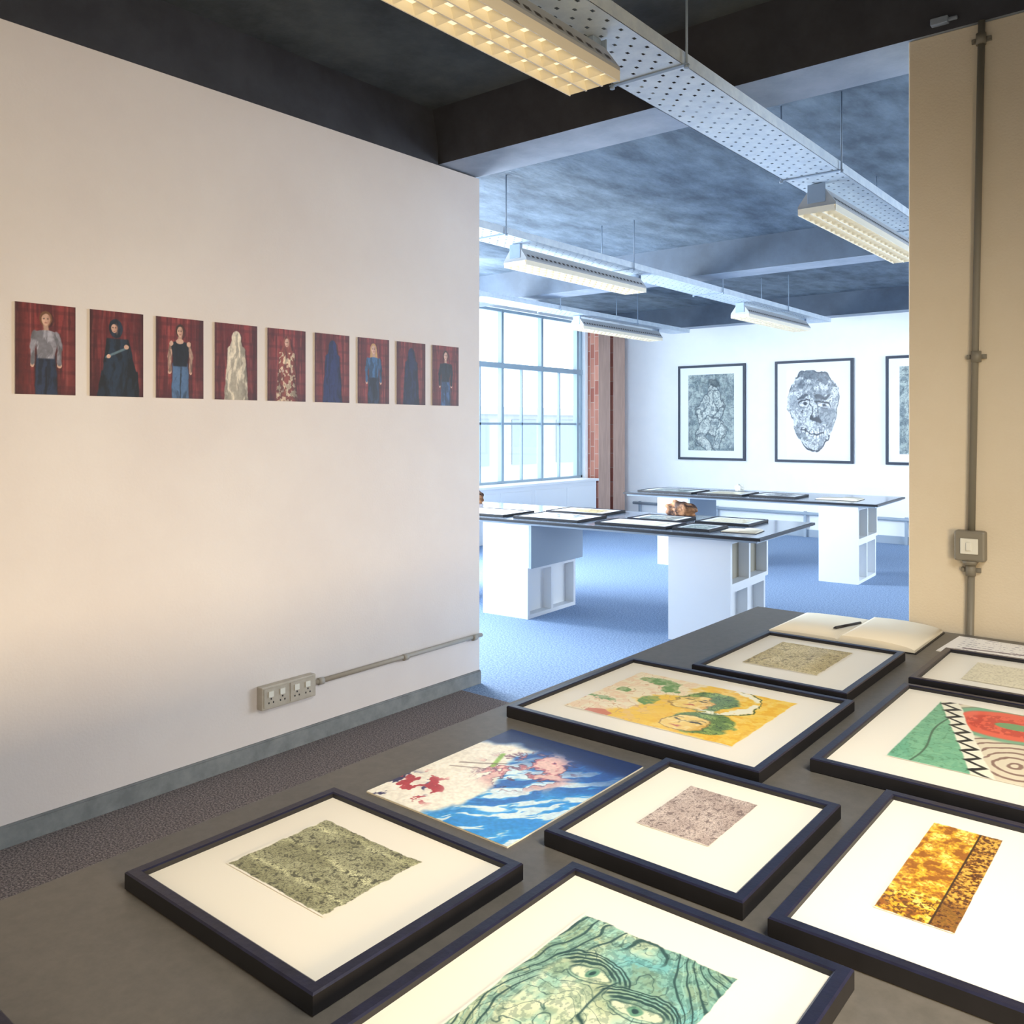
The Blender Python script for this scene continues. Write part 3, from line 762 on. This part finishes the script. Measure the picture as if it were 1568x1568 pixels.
bm = bmesh.new(); box(bm, -.83, -.77, 3.470, 3.4995, 2.985, 3.01); cyl(bm, (-.80,3.484,2.997), (-.74,3.484,2.997), .008, 8)
fin(bm, 'beam_junction_box', M_beam_b, bevel=.003)

# ------------------------------------------------------------------ items on far tables
def on(parent, x, y, W, H, rz, fn=None, mb=None, T=.02):
    a = (.16*W, .84*W, .16*H, .84*H)
    m = Matrix.Translation(parent.location) @ Matrix.Rotation(parent.rotation_euler.z, 4, 'Z')
    p = m @ Vector((x, y, .7722))
    picture_frame('framed_drawing', W, H, p, (0,0,parent.rotation_euler.z+math.radians(rz)), fn, a, T=T, bw=.014, nx=40, mb=mb or M_matw, depth=.005)
on(TA, -1.30, .10, .58, .36, 0, art_pale); on(TA, -.68, .12, .28, .34, 0, figure_drawing)
on(TA, -1.25, .52, .42, .36, 0, figure_drawing); on(TA, -.72, .60, .42, .42, 0, art_pale)
on(TA, -2.05, .10, .60, .45, 0, wall_art_face); on(TA, -2.75, .10, .60, .45, 0, art_pale); on(TA, -2.1, .65, .55, .4, 0, art_tan)
on(TB, -2.60, .15, .65, .5, 0, figure_drawing); on(TB, -1.88, .15, .5, .5, 0, art_pale); on(TB, -1.32, .2, .48, .45, 0, wall_art_face)
def lump(name, loc, sc, seed, m):
    bm = bmesh.new(); bmesh.ops.create_icosphere(bm, subdivisions=4, radius=1)
    for v in bm.verts:
        p = v.co; d = .16*math.sin(3.1*p.x+seed)*math.cos(4.3*p.y+seed*2)+.10*math.sin(7*p.z+5*p.x+seed)+.06*math.sin(11*p.x+3*p.y)
        v.co = p*(1+d); v.co.z = max(v.co.z, -.72)
        v.co = Vector((v.co.x*sc[0], v.co.y*sc[1], (v.co.z+.72)*sc[2]))
    for f in bm.faces: f.smooth = True
    fin(bm, name, m, loc=loc)
M_rock = mat('rock_brown', (.24,.14,.10), .8, col2=(.70,.50,.34), nscale=14, bump=.6, bscale=40, ramp=(.42,.60))
lump('rock_specimen', (-3.43, 6.43, .7722), (.135,.065,.068), 3.4, M_rock)
lump('rock_specimen', (-5.55, 6.25, .7722), (.10,.08,.07), 2.1, M_rock)
lump('rock_specimen', (-4.20, 9.25, .7722), (.05,.05,.05), 4.0, M_plw)
open_book((-2.56, 5.60, .7722), 8, .24, .20, lift=.012)
open_book((-2.95, 8.72, .7722), 4, .40, .28, lift=.012)

# ------------------------------------------------------------------ outside
bm = bmesh.new(); box(bm, -30, -22, -5, 40, -8, 2.0, 0)
for i in range(14):
    for j in range(3): box(bm, -21.97, -22.0, -3+i*3, -1.4+i*3, -6+j*3, -4.2+j*3, 1)
box(bm, -30.3, -21.8, -5.2, 40.2, 2.0, 2.3, 0)
fin(bm, 'building_outside', [mat('facade_pale', (.52,.55,.57), .9), mat('facade_window', (.40,.45,.50), .3)])

# ------------------------------------------------------------------ lights
w = bpy.data.worlds.new('sky'); S.world = w; w.use_nodes = True
w.node_tree.nodes['Background'].inputs[0].default_value = lin((.91,.96,1.0))+(1,)
w.node_tree.nodes['Background'].inputs[1].default_value = 5.2

def area(name, loc, target, sx, sy, power, col, spread=180):
    l = bpy.data.lights.new(name, 'AREA'); l.shape = 'RECTANGLE'; l.size = sx; l.size_y = sy; l.energy = power; l.color = col
    l.spread = math.radians(spread)
    o = bpy.data.objects.new(name, l); COL.objects.link(o); o.location = loc
    d = Vector(target)-Vector(loc); o.rotation_euler = d.to_track_quat('-Z', 'Y').to_euler()
    return o
area('unseen_window_fill', (XW-.3, 5.5, 1.9), (0, 5.5, 1.9), 2.4, 2.3, 1100, (.86,.93,1))  # added fill lamp behind the unseen second window
area('east_fill_added', (XR-.05, 9.6, 1.8), (-7, 9.6, 1.6), 3.8, 2.0, 330, (.86,.93,1))  # added fill lamp out of view; this wall has no windows
area('warm_room_light', (1.5, .3, 1.1), (-3.365, 1.7, .35), 1.0, .7, 52, (1,.74,.42), 105)
area('back_room_light', (-.5, -2.3, 1.7), (-1.2, 2, .9), 3, 1.4, 22, (1,.92,.82))
area('overhead_fill_added', (.55, 1.1, 3.1), (-.75, 1.7, .75), 1.2, 1.8, 54, (1,.95,.86), 105)  # added overhead fill for the tabletop, out of view, without a fitting

# ------------------------------------------------------------------ camera
cd = bpy.data.cameras.new('camera'); cam = bpy.data.objects.new('camera', cd); COL.objects.link(cam)
cam.location = (0, 0, 1.5); cam.rotation_euler = (math.radians(90), 0, math.radians(39.15))
cd.sensor_width = 36; cd.lens = 36*1330/1568; cd.shift_y = -130/1568
S.camera = cam
S.view_settings.view_transform = 'Standard'
print('VERTS', sum(len(o.data.vertices) for o in S.objects if o.type == 'MESH'))
